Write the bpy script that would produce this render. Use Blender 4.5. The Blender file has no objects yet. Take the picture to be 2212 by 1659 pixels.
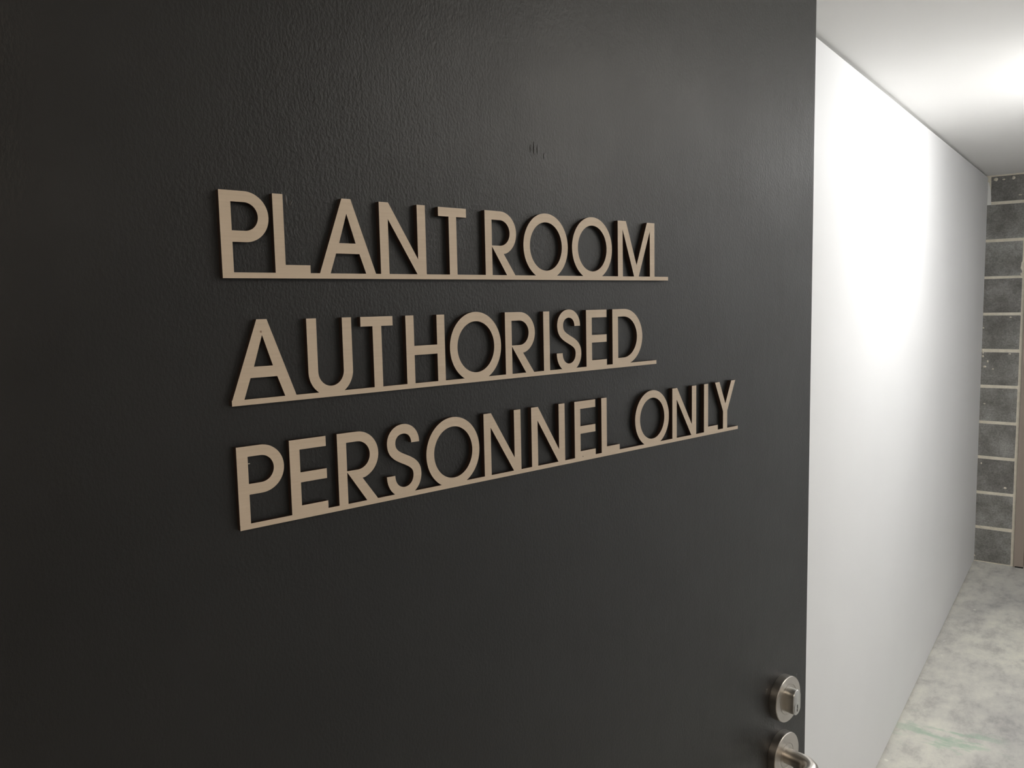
import bpy, bmesh, math, random
from mathutils import Matrix, Vector

random.seed(7)
SCN = bpy.context.scene
COL = SCN.collection

# ------------------------------------------------------------------ camera, world, exposure
W_PX, H_PX, F_PX = 2212.0, 1659.0, 1740.0
EYE = 1.51
PITCH, ROLL = math.radians(5.66502854), math.radians(-1.19074921)
YAW = math.radians(36.78861817)          # the camera looks this far to the left of the room's long axis (+Y)
DOOR_AZ = math.radians(48.86646674) - YAW   # door direction, right of +Y


def camera_axes():
    cp, sp, cr, sr = math.cos(PITCH), math.sin(PITCH), math.cos(ROLL), math.sin(ROLL)
    fwd, up, rt = Vector((0, cp, -sp)), Vector((0, sp, cp)), Vector((1, 0, 0))
    r2, u2 = cr * rt + sr * up, -sr * rt + cr * up
    rz = Matrix.Rotation(YAW, 3, 'Z')
    return rz @ r2, rz @ u2, rz @ fwd


cam = bpy.data.cameras.new('camera')
cam.sensor_fit = 'HORIZONTAL'
cam.sensor_width = 36.0
cam.lens = F_PX / W_PX * 36.0
cam.clip_start = 0.01
cam_ob = bpy.data.objects.new('camera', cam)
COL.objects.link(cam_ob)
ax, ay, az = camera_axes()
m = Matrix((ax, ay, -az)).transposed().to_4x4()
m.translation = Vector((0, 0, EYE))
cam_ob.matrix_world = m
SCN.camera = cam_ob
cam.dof.use_dof = False

world = bpy.data.worlds.new('world')
SCN.world = world
world.use_nodes = True
world.node_tree.nodes['Background'].inputs[0].default_value = (0.9, 0.95, 1.0, 1)
world.node_tree.nodes['Background'].inputs[1].default_value = 0.0

SCN.view_settings.view_transform = 'Standard'
SCN.view_settings.look = 'None'
SCN.view_settings.gamma = 1.0
SCN.view_settings.use_curve_mapping = False
SCN.view_settings.exposure = 0.0

LIGHT_ROOM = 42.0        # radiance of the diffuser of the batten by the white wall
LIGHT_FILL = 6.0         # radiance of the diffuser of the added fill batten by the right wall
LIGHT_FILL_PANEL = 11.0       # radiance of the added fill panel near the far end
LIGHT_HALL_FILL = 124.0        # radiance of the added warm fill dome in the corridor
COLOR_ROOM = (1.0, 0.99, 0.975)
COLOR_FILL = (1.0, 0.95, 0.86)
COLOR_HALL_FILL = (1.0, 0.86, 0.70)


# ------------------------------------------------------------------ helpers
def new_object(name, bm, mats, parent=None, smooth=False, loc=None):
    me = bpy.data.meshes.new(name)
    bm.to_mesh(me)
    bm.free()
    for mt in (mats if isinstance(mats, (list, tuple)) else [mats]):
        me.materials.append(mt)
    if smooth:
        for p in me.polygons:
            p.use_smooth = True
    ob = bpy.data.objects.new(name, me)
    COL.objects.link(ob)
    if parent is not None:
        ob.parent = parent
    if loc is not None:
        ob.location = loc
    return ob


def empty(name, matrix):
    ob = bpy.data.objects.new(name, None)
    COL.objects.link(ob)
    ob.empty_display_size = 0.05
    ob.matrix_world = matrix
    return ob


def tag(ob, label=None, category=None, group=None, kind=None):
    if label:
        ob['label'] = label
    if category:
        ob['category'] = category
    if group:
        ob['group'] = group
    if kind:
        ob['kind'] = kind
    return ob


def add_box(bm, x0, x1, y0, y1, z0, z1, bevel=0.0, mat=0):
    vs = [bm.verts.new((x, y, z)) for x in (x0, x1) for y in (y0, y1) for z in (z0, z1)]
    idx = [(0, 1, 3, 2), (4, 6, 7, 5), (0, 4, 5, 1), (2, 3, 7, 6), (0, 2, 6, 4), (1, 5, 7, 3)]
    fs = [bm.faces.new([vs[i] for i in f]) for f in idx]
    for f in fs:
        f.material_index = mat
    if bevel > 0:
        es = list({e for f in fs for e in f.edges})
        r = bmesh.ops.bevel(bm, geom=es, offset=bevel, segments=2, affect='EDGES', profile=0.6)
        for f in r['faces']:
            f.material_index = mat
    bmesh.ops.recalc_face_normals(bm, faces=bm.faces[:])
    return vs


def add_prism_yz(bm, pts, x0, x1):
    """polygon of (y, z) points, extruded from x0 to x1"""
    a = [bm.verts.new((x0, y, z)) for y, z in pts]
    b = [bm.verts.new((x1, y, z)) for y, z in pts]
    bm.faces.new(a)
    bm.faces.new(b[::-1])
    n = len(pts)
    for i in range(n):
        bm.faces.new([a[i], b[i], b[(i + 1) % n], a[(i + 1) % n]])
    bmesh.ops.recalc_face_normals(bm, faces=bm.faces[:])


def add_lathe(bm, prof, axis='Y', seg=64, center=(0, 0, 0), cap=True):
    """prof: list of (radius, height along axis); axis -Y means towards the viewer of the door"""
    rings = []
    cx, cy, cz = center
    for r, h in prof:
        ring = []
        if r < 1e-6:
            ring = [bm.verts.new((cx, cy + h, cz))]
        else:
            for i in range(seg):
                t = 2 * math.pi * i / seg
                ring.append(bm.verts.new((cx + r * math.cos(t), cy + h, cz + r * math.sin(t))))
        rings.append(ring)
    for a, b in zip(rings, rings[1:]):
        if len(a) == 1 and len(b) == 1:
            continue
        for i in range(seg):
            j = (i + 1) % seg
            if len(a) == 1:
                bm.faces.new((a[0], b[j], b[i]))
            elif len(b) == 1:
                bm.faces.new((a[i], a[j], b[0]))
            else:
                bm.faces.new((a[i], a[j], b[j], b[i]))
    bmesh.ops.recalc_face_normals(bm, faces=bm.faces[:])


def add_tube(bm, path, radii, seg=32):
    """swept tube through path points (Vectors) with a radius per point, capped"""
    rings = []
    n = len(path)
    prev = None
    for i, p in enumerate(path):
        t = (path[min(i + 1, n - 1)] - path[max(i - 1, 0)]).normalized()
        if prev is None:
            a = t.orthogonal().normalized()
        else:
            a = (prev - t * prev.dot(t)).normalized()
        prev = a
        b = t.cross(a)
        rings.append([bm.verts.new(p + radii[i] * (math.cos(2 * math.pi * k / seg) * a + math.sin(2 * math.pi * k / seg) * b)) for k in range(seg)])
    for r0, r1 in zip(rings, rings[1:]):
        for k in range(seg):
            bm.faces.new((r0[k], r0[(k + 1) % seg], r1[(k + 1) % seg], r1[k]))
    bm.faces.new(rings[0][::-1])
    bm.faces.new(rings[-1])
    bmesh.ops.recalc_face_normals(bm, faces=bm.faces[:])


def auto_smooth(ob, deg=35):
    me = ob.data
    for p in me.polygons:
        p.use_smooth = True
    bm = bmesh.new()
    bm.from_mesh(me)
    for e in bm.edges:
        if len(e.link_faces) == 2 and e.calc_face_angle(0) > math.radians(deg):
            e.smooth = False
    bm.to_mesh(me)
    bm.free()


# ------------------------------------------------------------------ materials
def material(name, color, rough=0.6, metal=0.0, spec=0.5):
    mt = bpy.data.materials.new(name)
    mt.use_nodes = True
    b = mt.node_tree.nodes['Principled BSDF']
    b.inputs['Base Color'].default_value = (*color, 1)
    b.inputs['Roughness'].default_value = rough
    b.inputs['Metallic'].default_value = metal
    b.inputs['Specular IOR Level'].default_value = spec
    return mt


def nodes_of(mt):
    nt = mt.node_tree
    return nt, nt.nodes['Principled BSDF']


def noise(nt, scale, detail=4, rough=0.55, coord='Object', stretch=(1, 1, 1)):
    tc = nt.nodes.new('ShaderNodeTexCoord')
    mp = nt.nodes.new('ShaderNodeMapping')
    mp.inputs['Scale'].default_value = stretch
    nt.links.new(tc.outputs[coord], mp.inputs[0])
    n = nt.nodes.new('ShaderNodeTexNoise')
    n.inputs['Scale'].default_value = scale
    n.inputs['Detail'].default_value = detail
    n.inputs['Roughness'].default_value = rough
    nt.links.new(mp.outputs[0], n.inputs['Vector'])
    return n


def ramp(nt, src, stops):
    r = nt.nodes.new('ShaderNodeValToRGB')
    el = r.color_ramp.elements
    while len(el) < len(stops):
        el.new(0.5)
    for e, (p, c) in zip(el, stops):
        e.position = p
        e.color = (*c, 1) if len(c) == 3 else c
    nt.links.new(src, r.inputs[0])
    return r


def bump(nt, src, strength, dist, bsdf):
    b = nt.nodes.new('ShaderNodeBump')
    b.inputs['Strength'].default_value = strength
    b.inputs['Distance'].default_value = dist
    nt.links.new(src, b.inputs['Height'])
    nt.links.new(b.outputs[0], bsdf.inputs['Normal'])
    return b


def mix(nt, fac, a, b):
    mx = nt.nodes.new('ShaderNodeMix')
    mx.data_type = 'RGBA'
    for sock, v in ((mx.inputs[0], fac), (mx.inputs[6], a), (mx.inputs[7], b)):
        if isinstance(v, (int, float)):
            sock.default_value = v
        elif isinstance(v, tuple):
            sock.default_value = (*v, 1)
        else:
            nt.links.new(v, sock)
    return mx.outputs[2]


def mat_door_paint():
    mt = material('charcoal_door_paint', (0.0080, 0.0086, 0.0092), 0.42, 0, 0.75)
    nt, b = nodes_of(mt)
    n1 = noise(nt, 480, 3, 0.6, stretch=(1, 1, 0.6))      # roller stipple
    n2 = noise(nt, 60, 3, 0.55, stretch=(1.3, 1, 0.5))
    add = nt.nodes.new('ShaderNodeMath')
    add.operation = 'MULTIPLY_ADD'
    nt.links.new(n2.outputs[0], add.inputs[0])
    add.inputs[1].default_value = 0.7
    nt.links.new(n1.outputs[0], add.inputs[2])
    bump(nt, add.outputs[0], 0.30, 0.0011, b)
    n3 = noise(nt, 9, 4, 0.6)
    r = ramp(nt, n3.outputs[0], [(0.3, (0.37,) * 3), (0.7, (0.45,) * 3)])
    nt.links.new(r.outputs[0], b.inputs['Roughness'])
    return mt


def mat_sign_face():
    mt = material('brushed_bronze_laminate', (0.42, 0.34, 0.25), 0.45, 0.12, 0.5)
    nt, b = nodes_of(mt)
    n1 = noise(nt, 90, 5, 0.7, stretch=(0.12, 1, 6))      # fine horizontal brushing
    r = ramp(nt, n1.outputs[0], [(0.25, (0.655, 0.548, 0.43)), (0.75, (0.745, 0.632, 0.51))])
    nt.links.new(r.outputs[0], b.inputs['Base Color'])
    bump(nt, n1.outputs[0], 0.04, 0.0003, b)
    return mt


def mat_white(name, c=(0.83, 0.83, 0.82), rough=0.6, bscale=220):
    mt = material(name, c, rough, 0, 0.35)
    nt, b = nodes_of(mt)
    n = noise(nt, bscale, 3)
    bump(nt, n.outputs[0], 0.05, 0.0006, b)
    n2 = noise(nt, 1.6, 3)
    r = ramp(nt, n2.outputs[0], [(0.3, tuple(0.965 * v for v in c)), (0.7, c)])
    nt.links.new(r.outputs[0], b.inputs['Base Color'])
    return mt


def mat_block():
    mt = material('grey_concrete_block', (0.14, 0.135, 0.125), 0.95, 0, 0.15)
    nt, b = nodes_of(mt)
    oi = nt.nodes.new('ShaderNodeObjectInfo')
    geo = nt.nodes.new('ShaderNodeNewGeometry')
    n1 = noise(nt, 7, 6, 0.65)
    n2 = noise(nt, 130, 4, 0.7)
    for nn in (n1, n2):
        nt.links.new(geo.outputs['Position'], nn.inputs['Vector'])
    r1 = ramp(nt, n1.outputs[0], [(0.34, (0.19, 0.184, 0.172)), (0.5, (0.27, 0.266, 0.252)), (0.64, (0.37, 0.365, 0.352))])
    r2 = ramp(nt, n2.outputs[0], [(0.35, (0.72,) * 3), (0.65, (1.12,) * 3)])
    mul = nt.nodes.new('ShaderNodeMix')
    mul.data_type = 'RGBA'
    mul.blend_type = 'MULTIPLY'
    mul.inputs[0].default_value = 1.0
    nt.links.new(r1.outputs[0], mul.inputs[6])
    nt.links.new(r2.outputs[0], mul.inputs[7])
    mul2 = nt.nodes.new('ShaderNodeMix')
    mul2.data_type = 'RGBA'
    mul2.blend_type = 'MULTIPLY'
    mul2.inputs[0].default_value = 1.0
    nt.links.new(mul.outputs[2], mul2.inputs[6])
    r3 = ramp(nt, oi.outputs['Random'], [(0, (0.82, 0.81, 0.80)), (1, (1.15, 1.16, 1.15))])
    nt.links.new(r3.outputs[0], mul2.inputs[7])
    nt.links.new(mul2.outputs[2], b.inputs['Base Color'])
    bump(nt, n2.outputs[0], 0.5, 0.003, b)
    return mt


def mat_mortar():
    mt = material('cream_mortar', (0.46, 0.42, 0.345), 0.95, 0, 0.15)
    nt, b = nodes_of(mt)
    n = noise(nt, 45, 5, 0.65)
    r = ramp(nt, n.outputs[0], [(0.3, (0.68, 0.635, 0.53)), (0.7, (0.84, 0.785, 0.67))])
    nt.links.new(r.outputs[0], b.inputs['Base Color'])
    bump(nt, n.outputs[0], 0.6, 0.004, b)
    return mt


def mat_floor():
    mt = material('patchy_concrete_floor', (0.4, 0.39, 0.36), 0.85, 0, 0.3)
    nt, b = nodes_of(mt)
    big = noise(nt, 1.7, 5, 0.62)
    mid = noise(nt, 11, 7, 0.7, stretch=(1.25, 0.75, 1))
    fine = noise(nt, 70, 4, 0.7)
    c1 = ramp(nt, big.outputs[0], [(0.34, (0.50, 0.495, 0.475)), (0.5, (0.62, 0.61, 0.57)), (0.66, (0.72, 0.71, 0.645))])
    c2 = ramp(nt, mid.outputs[0], [(0.32, (0.68, 0.675, 0.685)), (0.5, (0.96, 0.96, 0.95)), (0.68, (1.10, 1.10, 1.06))])
    mul = nt.nodes.new('ShaderNodeMix')
    mul.data_type = 'RGBA'
    mul.blend_type = 'MULTIPLY'
    mul.inputs[0].default_value = 1.0
    nt.links.new(c1.outputs[0], mul.inputs[6])
    nt.links.new(c2.outputs[0], mul.inputs[7])
    # pale plaster flecks
    fl = noise(nt, 15, 2, 0.4, stretch=(1.1, 0.8, 1))
    rf = ramp(nt, fl.outputs[0], [(0.745, (0, 0, 0)), (0.775, (1, 1, 1))])
    c3 = mix(nt, rf.outputs[0], mul.outputs[2], (0.80, 0.79, 0.72))
    # old green set-out paint marks, a streaky patch near the left wall
    tc = nt.nodes.new('ShaderNodeTexCoord')
    sub = nt.nodes.new('ShaderNodeVectorMath')
    sub.operation = 'SUBTRACT'
    sub.inputs[1].default_value = (-0.42, 3.13, -0.07)
    nt.links.new(tc.outputs['Object'], sub.inputs[0])
    scl = nt.nodes.new('ShaderNodeVectorMath')
    scl.operation = 'MULTIPLY'
    scl.inputs[1].default_value = (4.6, 5.5, 0.0)
    nt.links.new(sub.outputs[0], scl.inputs[0])
    ln = nt.nodes.new('ShaderNodeVectorMath')
    ln.operation = 'LENGTH'
    nt.links.new(scl.outputs[0], ln.inputs[0])
    rl = ramp(nt, ln.outputs['Value'], [(0.35, (1, 1, 1)), (1.0, (0, 0, 0))])
    st = noise(nt, 9, 4, 0.6, stretch=(0.8, 1.9, 1))
    rs = ramp(nt, st.outputs[0], [(0.50, (0, 0, 0)), (0.60, (1, 1, 1))])
    mm = nt.nodes.new('ShaderNodeMath')
    mm.operation = 'MULTIPLY'
    nt.links.new(rl.outputs[0], mm.inputs[0])
    nt.links.new(rs.outputs[0], mm.inputs[1])
    m2 = nt.nodes.new('ShaderNodeMath')
    m2.operation = 'MULTIPLY'
    m2.inputs[1].default_value = 0.55
    nt.links.new(mm.outputs[0], m2.inputs[0])
    c4 = mix(nt, m2.outputs[0], c3, (0.28, 0.47, 0.33))
    nt.links.new(c4, b.inputs['Base Color'])
    ad = nt.nodes.new('ShaderNodeMath')
    ad.operation = 'ADD'
    nt.links.new(mid.outputs[0], ad.inputs[0])
    nt.links.new(fine.outputs[0], ad.inputs[1])
    bump(nt, ad.outputs[0], 0.25, 0.004, b)
    return mt


def mat_brushed_metal(name, rough):
    mt = material(name, (0.60, 0.57, 0.53), rough, 1.0, 0.5)
    nt, b = nodes_of(mt)
    n = noise(nt, 40, 2, 0.5, stretch=(1, 30, 1))        # drawn finish, very faint
    r = ramp(nt, n.outputs[0], [(0.3, (rough - 0.02,) * 3), (0.7, (rough + 0.02,) * 3)])
    nt.links.new(r.outputs[0], b.inputs['Roughness'])
    return mt


def mat_emit(name, color, strength):
    mt = material(name, (0.9, 0.9, 0.9), 0.5)
    nt, b = nodes_of(mt)
    b.inputs['Emission Color'].default_value = (*color, 1)
    b.inputs['Emission Strength'].default_value = strength
    return mt


M_DOOR = mat_door_paint()
M_FACE = mat_sign_face()
M_EDGE = material('dark_laser_cut_edge', (0.028, 0.016, 0.012), 0.6, 0, 0.3)
M_WALL = mat_white('white_wall_lining', (0.79, 0.795, 0.80), 0.55)
M_CEIL = mat_white('white_ceiling_paint', (0.86, 0.855, 0.84), 0.7)
M_TRIM = mat_white('shadowline_trim', (0.62, 0.62, 0.60), 0.6)
M_BLOCK = mat_block()
M_MORTAR = mat_mortar()
M_PLASTER = mat_white('pale_packing_plaster', (0.88, 0.88, 0.85), 0.9, 90)
M_FLOOR = mat_floor()
M_METAL = mat_brushed_metal('brushed_stainless_steel', 0.34)
M_SATIN = mat_brushed_metal('satin_stainless_steel', 0.42)
M_PLUG = material('satin_chrome_plug', (0.62, 0.62, 0.60), 0.33, 1.0)
M_SLOT = material('dark_keyway', (0.01, 0.01, 0.01), 0.7)
M_FRAME = material('brown_painted_steel', (0.34, 0.285, 0.245), 0.5, 0, 0.4)
M_DARKLEAF = material('dark_brown_door_leaf', (0.06, 0.048, 0.04), 0.5)
M_FOOT = material('black_foot_strip', (0.01, 0.01, 0.01), 0.8)
M_VOID = material('dark_wall_framing', (0.05, 0.045, 0.04), 0.9)
M_HALL = material('dim_corridor_wall_paint', (0.10, 0.085, 0.07), 0.8)
M_LAMP_BODY = material('white_lamp_housing', (0.75, 0.75, 0.75), 0.5)
M_DIFFUSER = mat_emit('lit_lamp_diffuser', COLOR_ROOM, LIGHT_ROOM)
M_DIFFUSER_FILL = mat_emit('fill_lamp_diffuser', COLOR_FILL, LIGHT_FILL)
M_FILL_PANEL = mat_emit('fill_panel_lens', COLOR_ROOM, LIGHT_FILL_PANEL)
M_FILL_DOME = mat_emit('warm_fill_dome', COLOR_HALL_FILL, LIGHT_HALL_FILL)

# ------------------------------------------------------------------ main dimensions (metres)
WALL_X = -0.582          # face of the white wall
BACK_Y = 5.147           # face of the block wall
RIGHT_X = 1.02
FRONT_Y0, FRONT_Y1 = -0.06, 0.09
FALL = 0.035             # the plant-room floor falls towards the doorway


def floor_z(y):
    return -FALL * (BACK_Y - y)


def ceil_z(y):
    return 2.1205 + 0.0093 * (y - 1.985)


SILL_Z = floor_z(FRONT_Y1)
HALL_TOP = 2.26
HALL_Y = -2.2
HALL_X0, HALL_X1 = -1.5, 1.7

# ------------------------------------------------------------------ the setting
bm = bmesh.new()
nx, ny = 24, 60
grid = {}
for i in range(nx + 1):
    for j in range(ny + 1):
        x = -0.64 + (RIGHT_X + 0.04 + 0.64) * i / nx
        y = FRONT_Y0 + (BACK_Y + 0.15 - FRONT_Y0) * j / ny
        z = floor_z(y) + 0.0016 * (math.sin(7.1 * x + 3 * y) + math.sin(4.3 * y - 5 * x + 1) + random.uniform(-0.6, 0.6))
        if y < FRONT_Y1 + 0.05:
            z = floor_z(y)
        grid[i, j] = bm.verts.new((x, y, z))
for i in range(nx):
    for j in range(ny):
        bm.faces.new((grid[i, j], grid[i + 1, j], grid[i + 1, j + 1], grid[i, j + 1]))
zc = floor_z(FRONT_Y0)
add = [bm.verts.new(p) for p in ((HALL_X0, HALL_Y, zc), (HALL_X1, HALL_Y, zc), (HALL_X1, FRONT_Y0, zc), (HALL_X0, FRONT_Y0, zc))]
bm.faces.new(add)
floor = tag(new_object('floor', bm, M_FLOOR, smooth=True), kind='structure', label='patchy grey concrete floor with green paint marks')

bm = bmesh.new()
add_prism_yz(bm, [(FRONT_Y0, ceil_z(FRONT_Y0)), (BACK_Y + 0.14, ceil_z(BACK_Y + 0.14)), (BACK_Y + 0.14, 2.30), (FRONT_Y0, 2.30)], -0.70, RIGHT_X + 0.1)
ceiling = tag(new_object('ceiling', bm, M_CEIL), kind='structure', label='smooth white ceiling of the plant room')
bm = bmesh.new()
add_box(bm, HALL_X0, HALL_X1, HALL_Y, FRONT_Y0, HALL_TOP, HALL_TOP + 0.05)
tag(new_object('ceiling.001', bm, M_HALL), kind='structure')

# white lining: its top stops under the ceiling (shadow gap), its foot stops over the slab
bm = bmesh.new()
foot = 0.006
pts = [(FRONT_Y1, floor_z(FRONT_Y1) + foot), (BACK_Y - 0.004, floor_z(BACK_Y) + foot), (BACK_Y - 0.004, ceil_z(BACK_Y) - 0.0085), (FRONT_Y1, ceil_z(FRONT_Y1) - 0.0095)]
add_prism_yz(bm, pts, WALL_X - 0.013, WALL_X)
wall_left = tag(new_object('wall_left', bm, M_WALL), kind='structure', label='smooth white wall lining beyond the open door')
bm = bmesh.new()
add_prism_yz(bm, [(FRONT_Y1, floor_z(FRONT_Y1) - 0.02), (BACK_Y + 0.1, -0.02), (BACK_Y + 0.1, 2.2), (FRONT_Y1, 2.2)], WALL_X - 0.10, WALL_X - 0.016)
new_object('wall_framing', bm, M_VOID, wall_left)
bm = bmesh.new()
add_prism_yz(bm, [(FRONT_Y1, ceil_z(FRONT_Y1) - 0.03), (BACK_Y, ceil_z(BACK_Y) - 0.03), (BACK_Y, ceil_z(BACK_Y)), (FRONT_Y1, ceil_z(FRONT_Y1))], WALL_X - 0.0158, WALL_X - 0.0135)
tag(new_object('trim_1', bm, M_TRIM), kind='structure', label='recessed shadow line trim between white wall and ceiling')

bm = bmesh.new()
add_box(bm, RIGHT_X, RIGHT_X + 0.1, FRONT_Y1, BACK_Y + 0.1, -0.2, 2.2)
tag(new_object('wall_right', bm, M_WALL), kind='structure')

# wall with the doorway the camera stands in
OPEN_X0, OPEN_X1, OPEN_TOP = -0.49, 0.92, 2.045
bm = bmesh.new()
add_box(bm, HALL_X0, OPEN_X0, FRONT_Y0, FRONT_Y1, SILL_Z - 0.05, HALL_TOP)
add_box(bm, OPEN_X1, HALL_X1, FRONT_Y0, FRONT_Y1, SILL_Z - 0.05, HALL_TOP)
add_box(bm, OPEN_X0, OPEN_X1, FRONT_Y0, FRONT_Y1, OPEN_TOP, HALL_TOP)
tag(new_object('wall_front', bm, M_WALL), kind='structure')
bm = bmesh.new()
add_box(bm, HALL_X0 - 0.1, HALL_X0, HALL_Y, FRONT_Y0, SILL_Z - 0.05, HALL_TOP)
add_box(bm, HALL_X1, HALL_X1 + 0.1, HALL_Y, FRONT_Y0, SILL_Z - 0.05, HALL_TOP)
add_box(bm, HALL_X0 - 0.1, HALL_X1 + 0.1, HALL_Y - 0.1, HALL_Y, SILL_Z - 0.05, HALL_TOP)
tag(new_object('wall_rear', bm, M_HALL), kind='structure')

# ---- block wall at the far end: mortar bed as the wall, each block its own child
B_OPEN0, B_OPEN1, B_TOP = -0.372, 0.50, 2.0       # doorway in the block wall
bm = bmesh.new()
MY = BACK_Y - 0.0015
add_box(bm, -0.64, B_OPEN0, MY, BACK_Y + 0.14, -0.03, ceil_z(BACK_Y) + 0.01)
add_box(bm, B_OPEN1, RIGHT_X + 0.02, MY, BACK_Y + 0.14, -0.03, ceil_z(BACK_Y) + 0.01)
add_box(bm, B_OPEN0, B_OPEN1, MY, BACK_Y + 0.14, B_TOP, ceil_z(BACK_Y) + 0.01)
wall_back = tag(new_object('wall_back', bm, M_MORTAR), kind='structure', label='bare grey concrete block wall with cream mortar at the far end')


def block(x0, x1, z0, z1):
    b = bmesh.new()
    sx, sz = (x1 - x0) / 2, (z1 - z0) / 2
    j = lambda a: random.uniform(-a, a)
    add_box(b, -sx, sx, -0.0035 + j(0.0012), 0.05, -sz, sz, bevel=0.004)
    for v in b.verts:                        # slightly ragged arrises
        v.co.x += j(0.0012)
        v.co.z += j(0.0015)
    ob = new_object('block', b, M_BLOCK, wall_back, smooth=False, loc=((x0 + x1) / 2, BACK_Y, (z0 + z1) / 2))
    return ob


for k in range(11):
    z0 = 0.2 * k + (0.0075 if k else 0.004)
    z1 = 0.2 * (k + 1) - 0.0075
    if k == 10:
        z1 = ceil_z(BACK_Y) - 0.006
    left = -0.594 if k < 10 else -0.5665
    right = -0.405
    if k == 8:
        right = -0.4075
    block(left, right, z0, z1)
    if k >= 10:
        x = -0.393
        while x < B_OPEN1 + 0.02:
            block(x, min(x + 0.385, B_OPEN1 + 0.02), z0, z1)
            x += 0.4
    x = B_OPEN1 + 0.032
    first = 0.19 if k % 2 else 0.385
    while x < RIGHT_X - 0.02:
        block(x, min(x + first, RIGHT_X - 0.003), z0, z1)
        x += first + 0.015
        first = 0.385

# white packing wedge in the corner beside the topmost block
bm = bmesh.new()
pts = [(-0.5815, 1.993), (-0.5640, 1.993), (-0.5645, 2.035), (-0.5680, 2.075), (-0.5765, 2.112), (-0.5815, 2.118)]
a = [bm.verts.new((x, BACK_Y - 0.005, z)) for x, z in pts]
b2 = [bm.verts.new((x, BACK_Y + 0.003, z)) for x, z in pts]
bm.faces.new(a)
bm.faces.new(b2[::-1])
for i in range(len(pts)):
    bm.faces.new([a[i], b2[i], b2[(i + 1) % len(pts)], a[(i + 1) % len(pts)]])
bmesh.ops.recalc_face_normals(bm, faces=bm.faces[:])
new_object('corner_packing', bm, M_PLASTER, wall_back)

# mortar droppings and smears left on the blocks
bm = bmesh.new()


def blob(x, z, sx, sz, sy=0.004):
    n = 9
    c = bm.verts.new((x, BACK_Y - 0.0035 - sy, z))
    rim = []
    for i in range(n):
        t = 2 * math.pi * i / n
        r = random.uniform(0.75, 1.2)
        rim.append(bm.verts.new((x + sx * r * math.cos(t), BACK_Y - 0.001, z + sz * r * math.sin(t))))
    for i in range(n):
        bm.faces.new((c, rim[i], rim[(i + 1) % n]))


for (x, z, sx, sz) in [(-0.452, 1.383, 0.009, 0.006), (-0.449, 1.183, 0.008, 0.006), (-0.575, 1.195, 0.007, 0.016), (-0.576, 1.168, 0.008, 0.010),
                       (-0.553, 1.140, 0.006, 0.010), (-0.525, 1.098, 0.006, 0.007), (-0.565, 1.11, 0.009, 0.009), (-0.578, 1.325, 0.006, 0.006),
                       (-0.445, 0.437, 0.012, 0.007), (-0.564, 0.565, 0.006, 0.007), (-0.503, 0.205, 0.006, 0.006), (-0.553, 0.202, 0.007, 0.005),
                       (-0.545, 2.128, 0.016, 0.012), (-0.508, 2.124, 0.010, 0.005), (-0.462, 2.128, 0.012, 0.012), (-0.43, 2.035, 0.012, 0.004), (-0.4085, 1.655, 0.010, 0.036),
                       (-0.409, 1.615, 0.014, 0.010), (-0.585, 0.42, 0.004, 0.012), (-0.5805, 0.03, 0.006, 0.009), (-0.56, 0.903, 0.008, 0.004)]:
    blob(x, z, sx, sz)
bmesh.ops.recalc_face_normals(bm, faces=bm.faces[:])
tag(new_object('mortar_splatter', bm, M_MORTAR, wall_back), kind='stuff')

# ---- brown steel door frame standing at the right end of the blocks
frame_m = Matrix.Translation((-0.365, BACK_Y, 0))
door_2 = tag(empty('door_2', frame_m), label='brown steel door frame at the right end of the block wall', category='door frame', kind='structure')
JY0, JY1 = -0.016, 0.13


def jamb(x0, x1, ret):
    bm = bmesh.new()
    zb, zt = 0.006, 2.05
    add_box(bm, x0, x1, JY0, -0.001, zb, zt, bevel=0.0025)
    rx0, rx1 = (x1 - 0.012, x1) if ret > 0 else (x0, x0 + 0.012)
    add_box(bm, rx0, rx1, -0.001, JY1, zb, zt)
    return new_object('jamb', bm, M_FRAME, door_2)


jamb(-0.0255, 0.0215, 1)
jamb(0.8335, 0.8805, -1)
bm = bmesh.new()
add_box(bm, 0.0215, 0.8335, JY0, -0.001, 2.003, 2.05, bevel=0.0025)
add_box(bm, 0.0215, 0.8335, -0.001, JY1, 2.003, 2.015)
new_object('frame_head', bm, M_FRAME, door_2)
bm = bmesh.new()
add_box(bm, -0.018, 0.0205, JY0 + 0.001, 0.02, floor_z(BACK_Y) - 0.006, 0.006)  # plain black strip below the jamb foot
tag(new_object('foot_strip', bm, M_FOOT, door_2), label='black strip under the jamb foot')
bm = bmesh.new()
add_box(bm, 0.0235, 0.8315, 0.045, 0.085, 0.010, 2.0, bevel=0.002)
tag(new_object('door_leaf', bm, M_DARKLEAF, door_2), label='dark brown closed leaf')

# ------------------------------------------------------------------ the open door
DU = Vector((math.sin(DOOR_AZ), math.cos(DOOR_AZ), 0))
DN = Vector((-math.cos(DOOR_AZ), math.sin(DOOR_AZ), 0))        # away from the viewer, through the door
SIGN_D = 0.50841           # distance from the eye to the faces of the letters
SIGN_T = 0.0045
DOOR_D = SIGN_D + SIGN_T
DOOR_U1, DOOR_W, DOOR_H, DOOR_T = 0.948, 0.92, 2.165, 0.040
DOOR_Z0 = -0.13


def door_matrix(d, u, z):
    p = DN * d + DU * u
    mm = Matrix((DU, DN, Vector((0, 0, 1)))).transposed().to_4x4()
    mm.translation = Vector((p.x, p.y, z))
    return mm


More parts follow.
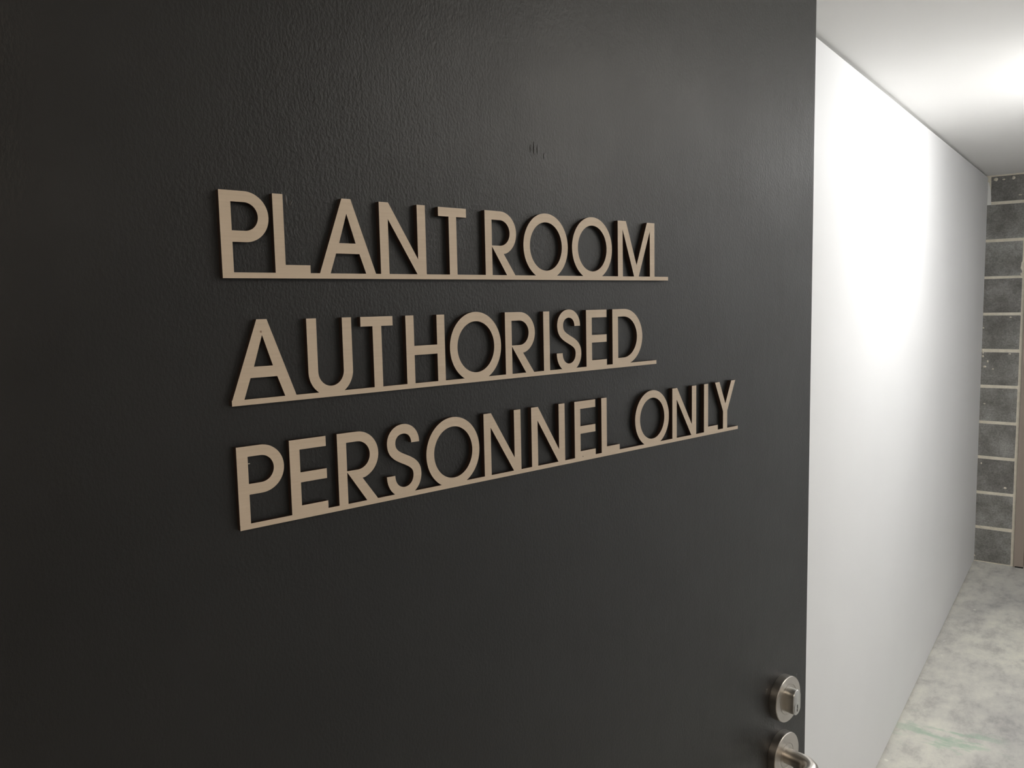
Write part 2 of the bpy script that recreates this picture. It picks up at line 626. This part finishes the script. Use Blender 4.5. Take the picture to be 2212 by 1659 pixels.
door_1 = tag(empty('door_1', door_matrix(DOOR_D, DOOR_U1 - DOOR_W, DOOR_Z0)),
             label='open charcoal painted door carrying the bronze lettering', category='door', kind='structure')
bm = bmesh.new()
add_box(bm, 0, DOOR_W, 0, DOOR_T, 0, DOOR_H, bevel=0.0012)
new_object('door_leaf', bm, M_DOOR, door_1)
for z in (0.22, 1.02, 1.82):                     # butt hinges on the hinge edge
    bm = bmesh.new()
    path = [Vector((-0.004, DOOR_T + 0.004, z - 0.05)), Vector((-0.004, DOOR_T + 0.004, z + 0.05))]
    add_tube(bm, path, [0.006, 0.006], 16)
    add_box(bm, -0.0022, -0.0002, 0.004, DOOR_T, z - 0.05, z + 0.05)
    new_object('hinge', bm, M_METAL, door_1)

# paint scars: small raised runs and chips in the coat
bm = bmesh.new()


def ridge(pts, wd, ht):
    """a thin raised ridge of paint along pts (x, z) on the door face"""
    prev = None
    n = len(pts)
    for i, (x, z) in enumerate(pts):
        k = math.sin(math.pi * (i + 0.35) / (n - 0.3))
        row = [bm.verts.new((x - wd * k, -0.0001, z)), bm.verts.new((x, -ht * k, z)), bm.verts.new((x + wd * k, -0.0001, z))]
        if prev:
            bm.faces.new((prev[0], prev[1], row[1], row[0]))
            bm.faces.new((prev[1], prev[2], row[2], row[1]))
        prev = row


def on_door(u_mm, v_mm):
    """sign-plane millimetres (along the door from the eye's foot, height over the eye) to door-local metres"""
    f = DOOR_D / SIGN_D
    return (u_mm * f / 1000 - (DOOR_U1 - DOOR_W), EYE + v_mm * f / 1000 - DOOR_Z0)


for (u, v, ln, lean) in [(244.6, 78, 10, -0.02), (247.6, 76, 9, 0.05), (252.5, 73, 5, -0.5), (389, 81.5, 4, -0.3),
                         (474, 136, 12, 0.02), (478, 134, 9, 0.0), (470, 133, 7, 0.0), (486, 128, 6, -0.1)]:
    x, z = on_door(u, v)
    ridge([(x + lean * ln / 1000 * t / 5, z - ln / 1000 * t / 5) for t in range(6)], 0.0008, 0.00045)
bmesh.ops.recalc_face_normals(bm, faces=bm.faces[:])
tag(new_object('paint_scar', bm, M_DOOR, door_1), kind='stuff')

# ---- lock and lever on their round roses
U_LOCK = 0.948 - 0.0600
ROSE_R, ROSE_T = 0.0287, 0.0105


def rose_profile(hole):
    return [(ROSE_R - 0.0002, -0.00005), (ROSE_R, -0.0008), (ROSE_R, -ROSE_T + 0.0007), (ROSE_R - 0.0007, -ROSE_T),
            (hole + 0.0006, -ROSE_T), (hole + 0.0004, -ROSE_T + 0.0006), (hole, -ROSE_T + 0.0006), (hole - 0.0002, -ROSE_T),
            (0.004, -ROSE_T - 0.0001), (0, -ROSE_T - 0.0001)]


LOCK_X, LOCK_Z = 0.8585, 1.1416
LEVER_X, LEVER_Z = 0.8565, 1.0687


def satin_face(ob):
    auto_smooth(ob)
    for p in ob.data.polygons:
        p.material_index = 1 if abs(p.normal.y) > 0.9 else 0


def place_hardware():
    # lock
    bm = bmesh.new()
    add_lathe(bm, rose_profile(0.0185), center=(LOCK_X, 0, LOCK_Z), seg=72)
    rose = tag(new_object('lock_rose', bm, [M_METAL, M_SATIN], door_1), label='round brushed steel lock rose with an oval key cylinder')
    satin_face(rose)
    bm = bmesh.new()
    rw, hh = 0.0085, 0.0075                 # oval cylinder: half width and half of the straight flank
    outline = []
    for i in range(25):
        t = math.pi * i / 24
        outline.append((rw * math.cos(t), hh + rw * math.sin(t)))
    for i in range(25):
        t = math.pi + math.pi * i / 24
        outline.append((rw * math.cos(t), -hh + rw * math.sin(t)))
    rings = []
    for sc, y in ((1.0, -ROSE_T + 0.001), (1.0, -ROSE_T - 0.0105), (0.985, -ROSE_T - 0.0112), (0.95, -ROSE_T - 0.0115)):
        rings.append([bm.verts.new((LOCK_X + x * sc, y, LOCK_Z + z * sc)) for x, z in outline])
    n = len(outline)
    for r0, r1 in zip(rings, rings[1:]):
        for i in range(n):
            bm.faces.new((r0[i], r0[(i + 1) % n], r1[(i + 1) % n], r1[i]))
    bm.faces.new(rings[-1])
    bmesh.ops.recalc_face_normals(bm, faces=bm.faces[:])
    cyl = new_object('lock_cylinder', bm, M_PLUG, rose)
    auto_smooth(cyl, 50)
    bm = bmesh.new()
    y = -ROSE_T - 0.0115
    add_lathe(bm, [(0.0066, y + 0.0005), (0.0066, y - 0.0003), (0.0062, y - 0.0005), (0, y - 0.0005)], center=(LOCK_X, 0, LOCK_Z - 0.0065), seg=40)
    plug = tag(new_object('key_plug', bm, M_PLUG, rose), label='round plug with a dark keyway')
    auto_smooth(plug)
    bm = bmesh.new()
    y2 = y - 0.0006
    zk = LOCK_Z - 0.0065
    add_box(bm, LOCK_X - 0.0009, LOCK_X + 0.0009, y2, y2 + 0.0002, zk + 0.0008, zk + 0.0042)
    add_box(bm, LOCK_X - 0.0003, LOCK_X + 0.0012, y2, y2 + 0.0002, zk - 0.0012, zk + 0.0008)
    add_box(bm, LOCK_X - 0.0012, LOCK_X + 0.0006, y2, y2 + 0.0002, zk - 0.0046, zk - 0.0012)
    tag(new_object('keyway', bm, M_SLOT, rose), label='dark key slot')
    # lever
    bm = bmesh.new()
    add_lathe(bm, rose_profile(0.0150), center=(LEVER_X, 0, LEVER_Z), seg=72)
    rose2 = tag(new_object('lever_rose', bm, [M_METAL, M_SATIN], door_1), label='round brushed steel rose of the lever')
    satin_face(rose2)
    bm = bmesh.new()
    rr = 0.0098
    bend = 0.020
    out = ROSE_T + 0.041
    path, rad = [], []
    for t in range(9):
        path.append(Vector((LEVER_X, -ROSE_T + 0.001 - (out - ROSE_T - bend) * t / 8, LEVER_Z)))
    for t in range(1, 13):
        a = math.pi / 2 * t / 12
        path.append(Vector((LEVER_X - bend * (1 - math.cos(a)), -(out - bend) + 0.001 - bend * math.sin(a), LEVER_Z)))
    for t in range(1, 13):
        path.append(Vector((LEVER_X - bend - 0.090 * t / 12, -out + 0.001, LEVER_Z)))
    rad = [rr] * len(path)
    e = path[-1]
    for t in range(1, 7):                    # rounded end
        a = math.pi / 2 * t / 6
        path.append(e + Vector((-rr * math.sin(a), 0, 0)))
        rad.append(max(rr * math.cos(a), 0.0004))
    add_tube(bm, path, rad, 40)
    lev = tag(new_object('lever', bm, M_METAL, rose2), label='round bar lever returning along the door')
    auto_smooth(lev, 60)


place_hardware()

# ------------------------------------------------------------------ the three lines of cut-out lettering
CAP, BAR = 0.0555, 0.0037


def arc(cx, cy, rx, ry, a0, a1, n=28):
    return [(cx + rx * math.cos(math.radians(a0 + (a1 - a0) * i / n)), cy + ry * math.sin(math.radians(a0 + (a1 - a0) * i / n))) for i in range(n + 1)]


def bez(p0, p1, p2, p3, n=16):
    o = []
    for i in range(n + 1):
        t = i / n
        s = 1 - t
        o.append(tuple(s ** 3 * p0[k] + 3 * s * s * t * p1[k] + 3 * s * t * t * p2[k] + t ** 3 * p3[k] for k in (0, 1)))
    return o


def stroke_outline(path, hw):
    lf, rt = [], []
    n = len(path)
    for i, p in enumerate(path):
        a, b = path[max(i - 1, 0)], path[min(i + 1, n - 1)]
        dx, dy = b[0] - a[0], b[1] - a[1]
        if i in (0, n - 1):
            dx, dy = 0.0, (1.0 if dy > 0 else -1.0)
        l = math.hypot(dx, dy)
        lf.append((p[0] - dy / l * hw, p[1] + dx / l * hw))
        rt.append((p[0] + dy / l * hw, p[1] - dx / l * hw))
    return lf + rt[::-1]


def glyph(ch):
    """loops of (x, y) in millimetres over the bottom of the line's bar; the first loop is the outline, others are holes"""
    T, B = 55.5, 3.7
    if ch == 'P':
        o = [(0, B), (7.5, B), (7.5, 23.1), (16.4, 23.1)] + arc(16.4, 39.3, 16.2, 16.2, -90, 90)[1:] + [(0, T)]
        h = [(7.5, 30.3)] + arc(16.2, 39.4, 9.1, 9.1, -90, 90) + [(7.5, 48.5)]
        return [o, h]
    if ch == 'L':
        return [[(0, B), (25.4, B), (25.4, 9.0), (7.35, 9.0), (7.35, T), (0, T)]]
    if ch == 'A':
        o = [(0, B), (8.1, B), (13.0, 17.5), (31.6, 17.5), (36.6, B), (44.8, B), (26.0, 55.7), (18.9, 55.7)]
        h = [(15.7, 24.8), (28.9, 24.8), (22.3, 45.4)]
        return [o, h]
    if ch == 'N':
        return [[(0, B), (7.3, B), (7.3, 43.6), (32.1, B), (40.6, B), (40.6, T), (33.1, T), (33.1, 14.8), (8.0, T), (0, T)]]
    if ch == 'T':
        return [[(9.9, B), (17.3, B), (17.3, 48.3), (27.2, 48.3), (27.2, 55.2), (0, 55.2), (0, 48.3), (9.9, 48.3)]]
    if ch == 'R':
        o = [(0, B), (7.2, B), (7.2, 26.8), (22.8, B), (32.0, B), (19.6, 21.0)]
        o += arc(16.2, 37.9, 17.4, 17.5, -78, 90)[1:] + [(0, T)]
        h = [(7.2, 27.6)] + arc(16.0, 37.95, 10.35, 10.35, -90, 90) + [(7.2, 48.3)]
        return [o, h]
    if ch == 'O':
        return [arc(26.4, 28.5, 26.4, 28.1, 0, 360, 80)[:-1], arc(26.4, 28.5, 19.0, 20.6, 0, 360, 72)[:-1]]
    if ch == 'M':
        return [[(0, B), (6.9, B), (6.9, 47.6), (23.2, B), (30.0, B), (46.9, 47.6), (46.9, B), (54.0, B), (54.0, T), (42.6, T), (26.8, 14.4), (11.7, T), (0, T)]]
    if ch == 'U':
        o = [(0, 55.2), (0, 18.2)] + arc(17.4, 18.2, 17.4, 17.7, 180, 360, 40)[1:] + [(34.8, 55.2), (27.4, 55.2), (27.4, 18.2)]
        o += arc(17.4, 18.2, 10.0, 10.5, 0, -180, 36)[1:] + [(7.4, 55.2)]
        return [o]
    if ch == 'H':
        return [[(0, B), (7.35, B), (7.35, 25.2), (28.7, 25.2), (28.7, B), (36.1, B), (36.1, 55.2), (28.7, 55.2), (28.7, 32.2), (7.35, 32.2), (7.35, 55.2), (0, 55.2)]]
    if ch == 'I':
        return [[(0, B), (7.3, B), (7.3, 55.2), (0, 55.2)]]
    if ch == 'E':
        return [[(0, B), (27.6, B), (27.6, 9.2), (7.5, 9.2), (7.5, 25.4), (27.5, 25.4), (27.5, 32.4), (7.5, 32.4), (7.5, 48.3), (27.6, 48.3), (27.6, 55.4), (0, 55.4)]]
    if ch == 'D':
        o = [(0, B - 1.4), (16.8, B - 1.4)] + arc(16.8, 28.85, 26.6, 26.55, -90, 90, 44)[1:] + [(0, 55.4)]
        h = [(7.9, 9.2)] + arc(15.8, 28.75, 19.5, 19.55, -90, 90, 40) + [(7.9, 48.3)]
        return [o, h]
    if ch == 'S':
        c = bez((26.3, 41.5), (26.3, 48.4), (21.4, 52.75), (15.6, 52.75))
        c += bez((15.6, 52.75), (9.2, 52.75), (4.7, 48.2), (4.7, 42.2))[1:]
        c += bez((4.7, 42.2), (4.7, 35.4), (9.2, 32.6), (16.3, 29.3))[1:]
        c += bez((16.3, 29.3), (23.4, 26.0), (27.5, 23.2), (27.5, 16.9))[1:]
        c += bez((27.5, 16.9), (27.5, 9.8), (22.3, 4.5), (15.7, 4.5))[1:]
        c += bez((15.7, 4.5), (8.9, 4.5), (3.7, 9.8), (3.7, 17.9))[1:]
        return [stroke_outline(c, 3.65)]
    if ch == 'Y':
        return [[(15.2, B), (23.2, B), (23.2, 22.9), (38.2, 55.7), (30.4, 55.7), (19.5, 31.1), (8.3, 55.7), (0, 55.7), (15.2, 22.9)]]
    raise KeyError(ch)


_letter_meshes = {}


def letter_mesh(ch):
    if ch in _letter_meshes:
        return _letter_meshes[ch]
    bm = bmesh.new()
    edges = []
    for loop in glyph(ch):
        vs = [bm.verts.new((x / 1000, 0, y / 1000)) for x, y in loop]
        edges += [bm.edges.new((vs[i], vs[(i + 1) % len(vs)])) for i in range(len(vs))]
    bmesh.ops.triangle_fill(bm, use_beauty=True, use_dissolve=False, edges=edges)
    if ch in 'OUSD':
        bmesh.ops.bisect_plane(bm, geom=bm.verts[:] + bm.edges[:] + bm.faces[:], plane_co=(0, 0, BAR), plane_no=(0, 0, 1), clear_inner=True)
    finish_plate(bm)
    me = bpy.data.meshes.new('letter')
    bm.to_mesh(me)
    bm.free()
    me.materials.append(M_FACE)
    me.materials.append(M_EDGE)
    _letter_meshes[ch] = me
    return me


def finish_plate(bm):
    """flat faces at y = 0 become a plate of the sign's thickness: brushed face, burnt edges"""
    r = bmesh.ops.extrude_face_region(bm, geom=bm.faces[:])
    for v in [g for g in r['geom'] if isinstance(g, bmesh.types.BMVert)]:
        v.co.y += SIGN_T - 0.0001
    bmesh.ops.recalc_face_normals(bm, faces=bm.faces[:])
    for f in bm.faces:
        f.material_index = 0 if (abs(f.normal.y) > 0.9 and f.calc_center_median().y < 1e-5) else 1


def sign_line(base_mm, bar0, bar1, letters, label):
    root = tag(empty('sign_lettering', door_matrix(SIGN_D, bar0 / 1000, EYE + base_mm / 1000)),
               label=label, category='sign', group='bronze lettering strips on the charcoal door')
    bm = bmesh.new()
    vs = [bm.verts.new(p) for p in ((0, 0, 0), ((bar1 - bar0) / 1000, 0, 0), ((bar1 - bar0) / 1000, 0, BAR), (0, 0, BAR))]
    bm.faces.new(vs)
    finish_plate(bm)
    new_object('underline_bar', bm, [M_FACE, M_EDGE], root)
    for ch, x in letters:
        ob = bpy.data.objects.new('letter', letter_mesh(ch))
        COL.objects.link(ob)
        ob.parent = root
        ob.location = ((x - bar0) / 1000, 0, 0)
    return root


line_1 = sign_line(20.2, 202.2, 654.6, [('P', 202.2), ('L', 238.0), ('A', 270.4), ('N', 319.5), ('T', 372.3), ('R', 418.4), ('O', 460.0), ('O', 518.2), ('M', 579.3)],
                   'top line of bronze cut-out letters, PLANT ROOM, joined by an underline')
line_2 = sign_line(-62.2, 203.6, 635.8, [('A', 203.9), ('U', 258.3), ('T', 300.6), ('H', 339.2), ('O', 380.1), ('R', 437.7), ('I', 481.5), ('S', 497.2), ('E', 535.1), ('D', 570.8)],
                   'middle and shortest line of bronze cut-out letters, AUTHORISED')
line_3 = sign_line(-144.8, 204.6, 779.6, [('P', 204.5), ('E', 241.4), ('R', 277.8), ('S', 318.1), ('O', 354.4), ('N', 412.3), ('N', 465.3), ('E', 518.5), ('L', 554.4), ('O', 602.8), ('N', 661.3), ('L', 715.8), ('Y', 735.7)],
                   'bottom and longest line of bronze cut-out letters, PERSONNEL ONLY')

# small marks on the strips: a brown stain, a dark pin hole, a pale splinter
def face_mark(root, name, mat, u_mm, v_mm, r_mm, squash=1.0):
    bm = bmesh.new()
    base = root.matrix_world.translation.z
    u0 = (root.matrix_world.translation - DN * SIGN_D).to_2d().dot(DU.to_2d())
    x, z = u_mm / 1000 - u0, EYE + v_mm / 1000 - base
    n = 10
    c = bm.verts.new((x, -0.00025, z))
    rim = [bm.verts.new((x + r_mm / 1000 * math.cos(2 * math.pi * i / n), -0.00003, z + squash * r_mm / 1000 * math.sin(2 * math.pi * i / n))) for i in range(n)]
    for i in range(n):
        bm.faces.new((c, rim[i], rim[(i + 1) % n]))
    bmesh.ops.recalc_face_normals(bm, faces=bm.faces[:])
    return new_object(name, bm, mat, root)


M_STAIN = material('brown_stain', (0.36, 0.25, 0.18), 0.6)
M_SPLINTER = material('pale_splinter', (0.6, 0.57, 0.5), 0.6)
bpy.context.view_layer.update()
face_mark(line_2, 'stain_spot', M_STAIN, 225.6, -62.2 + 47.6, 0.75)
face_mark(line_3, 'pin_hole', M_SLOT, 529.0, -144.8 + 4.0, 0.45)
face_mark(line_3, 'splinter', M_SPLINTER, 212.6, -144.8 + 43.8, 0.9, 0.35)

# ------------------------------------------------------------------ lamps


def batten(x, y0, y1, diffuser, label):
    hl = (y1 - y0) / 2
    lamp = tag(empty('batten_light', Matrix.Translation((x, (y0 + y1) / 2, ceil_z(y0)))), label=label, category='light')
    bm = bmesh.new()
    add_box(bm, -0.05, 0.05, -hl, hl, -0.030, 0.012)
    new_object('housing', bm, M_LAMP_BODY, lamp)
    for s in (-1, 1):
        bm = bmesh.new()
        e = s * hl
        add_box(bm, -0.065, 0.065, min(e, e + s * 0.02), max(e, e + s * 0.02), -0.145, 0.012, bevel=0.004)
        new_object('end_cap', bm, M_LAMP_BODY, lamp)
    bm = bmesh.new()
    prof = [(0.048, -0.030)] + [(0.048 * math.cos(math.pi * i / 16), -0.105 - 0.030 * math.sin(math.pi * i / 16)) for i in range(17)] + [(-0.048, -0.030)]
    r0 = [bm.verts.new((px, -hl, pz)) for px, pz in prof]
    r1 = [bm.verts.new((px, hl, pz)) for px, pz in prof]
    for i in range(len(prof) - 1):
        bm.faces.new((r0[i], r0[i + 1], r1[i + 1], r1[i]))
    bmesh.ops.recalc_face_normals(bm, faces=bm.faces[:])
    new_object('diffuser', bm, diffuser, lamp)


# ceiling batten in the plant room, outside the picture
batten(0.20, 2.48, 3.20, M_DIFFUSER, 'white ceiling batten lighting the white wall and the far end')

batten(0.80, 1.00, 1.70, M_DIFFUSER_FILL, 'unseen dim fill batten added opposite the open door')  # extra unseen lamp, added to lift the middle of the door

# unseen square panel added to brighten the far floor and lower blocks
px, py, ps = 0.42, 4.25, 0.15
panel = tag(empty('fill_panel_light', Matrix.Translation((px, py, ceil_z(py)))), label='unseen square fill light added near the block wall', category='light')
bm = bmesh.new()
for x0, x1, y0, y1 in ((-ps - 0.015, -ps, -ps - 0.015, ps + 0.015), (ps, ps + 0.015, -ps - 0.015, ps + 0.015), (-ps, ps, -ps - 0.015, -ps), (-ps, ps, ps, ps + 0.015)):
    add_box(bm, x0, x1, y0, y1, -0.014, 0.006)
new_object('frame', bm, M_LAMP_BODY, panel)
bm = bmesh.new()
add_box(bm, -ps, ps, -ps, ps, -0.008, 0.004)
new_object('lens', bm, M_FILL_PANEL, panel)

# unseen warm fill dome behind and right of the camera, added for the lettering
HX, HY, HR = 1.05, -1.15, 0.15
dome = tag(empty('fill_dome_light', Matrix.Translation((HX, HY, HALL_TOP))), label='unseen warm fill dome added on the corridor ceiling behind the camera', category='light')


def lathe_z(prof, seg=40):
    bm = bmesh.new()
    add_lathe(bm, prof, seg=seg)
    bmesh.ops.rotate(bm, verts=bm.verts[:], cent=(0, 0, 0), matrix=Matrix.Rotation(math.pi / 2, 3, 'X'))
    return bm


bm = lathe_z([(HR + 0.012, 0.0), (HR + 0.012, -0.022), (HR + 0.001, -0.026), (HR + 0.001, 0.0)])
new_object('base_ring', bm, M_LAMP_BODY, dome)
bm = lathe_z([(HR * math.cos(math.pi / 2 * i / 10), -0.024 - 0.085 * math.sin(math.pi / 2 * i / 10)) for i in range(11)])
new_object('dome', bm, M_FILL_DOME, dome, smooth=True)
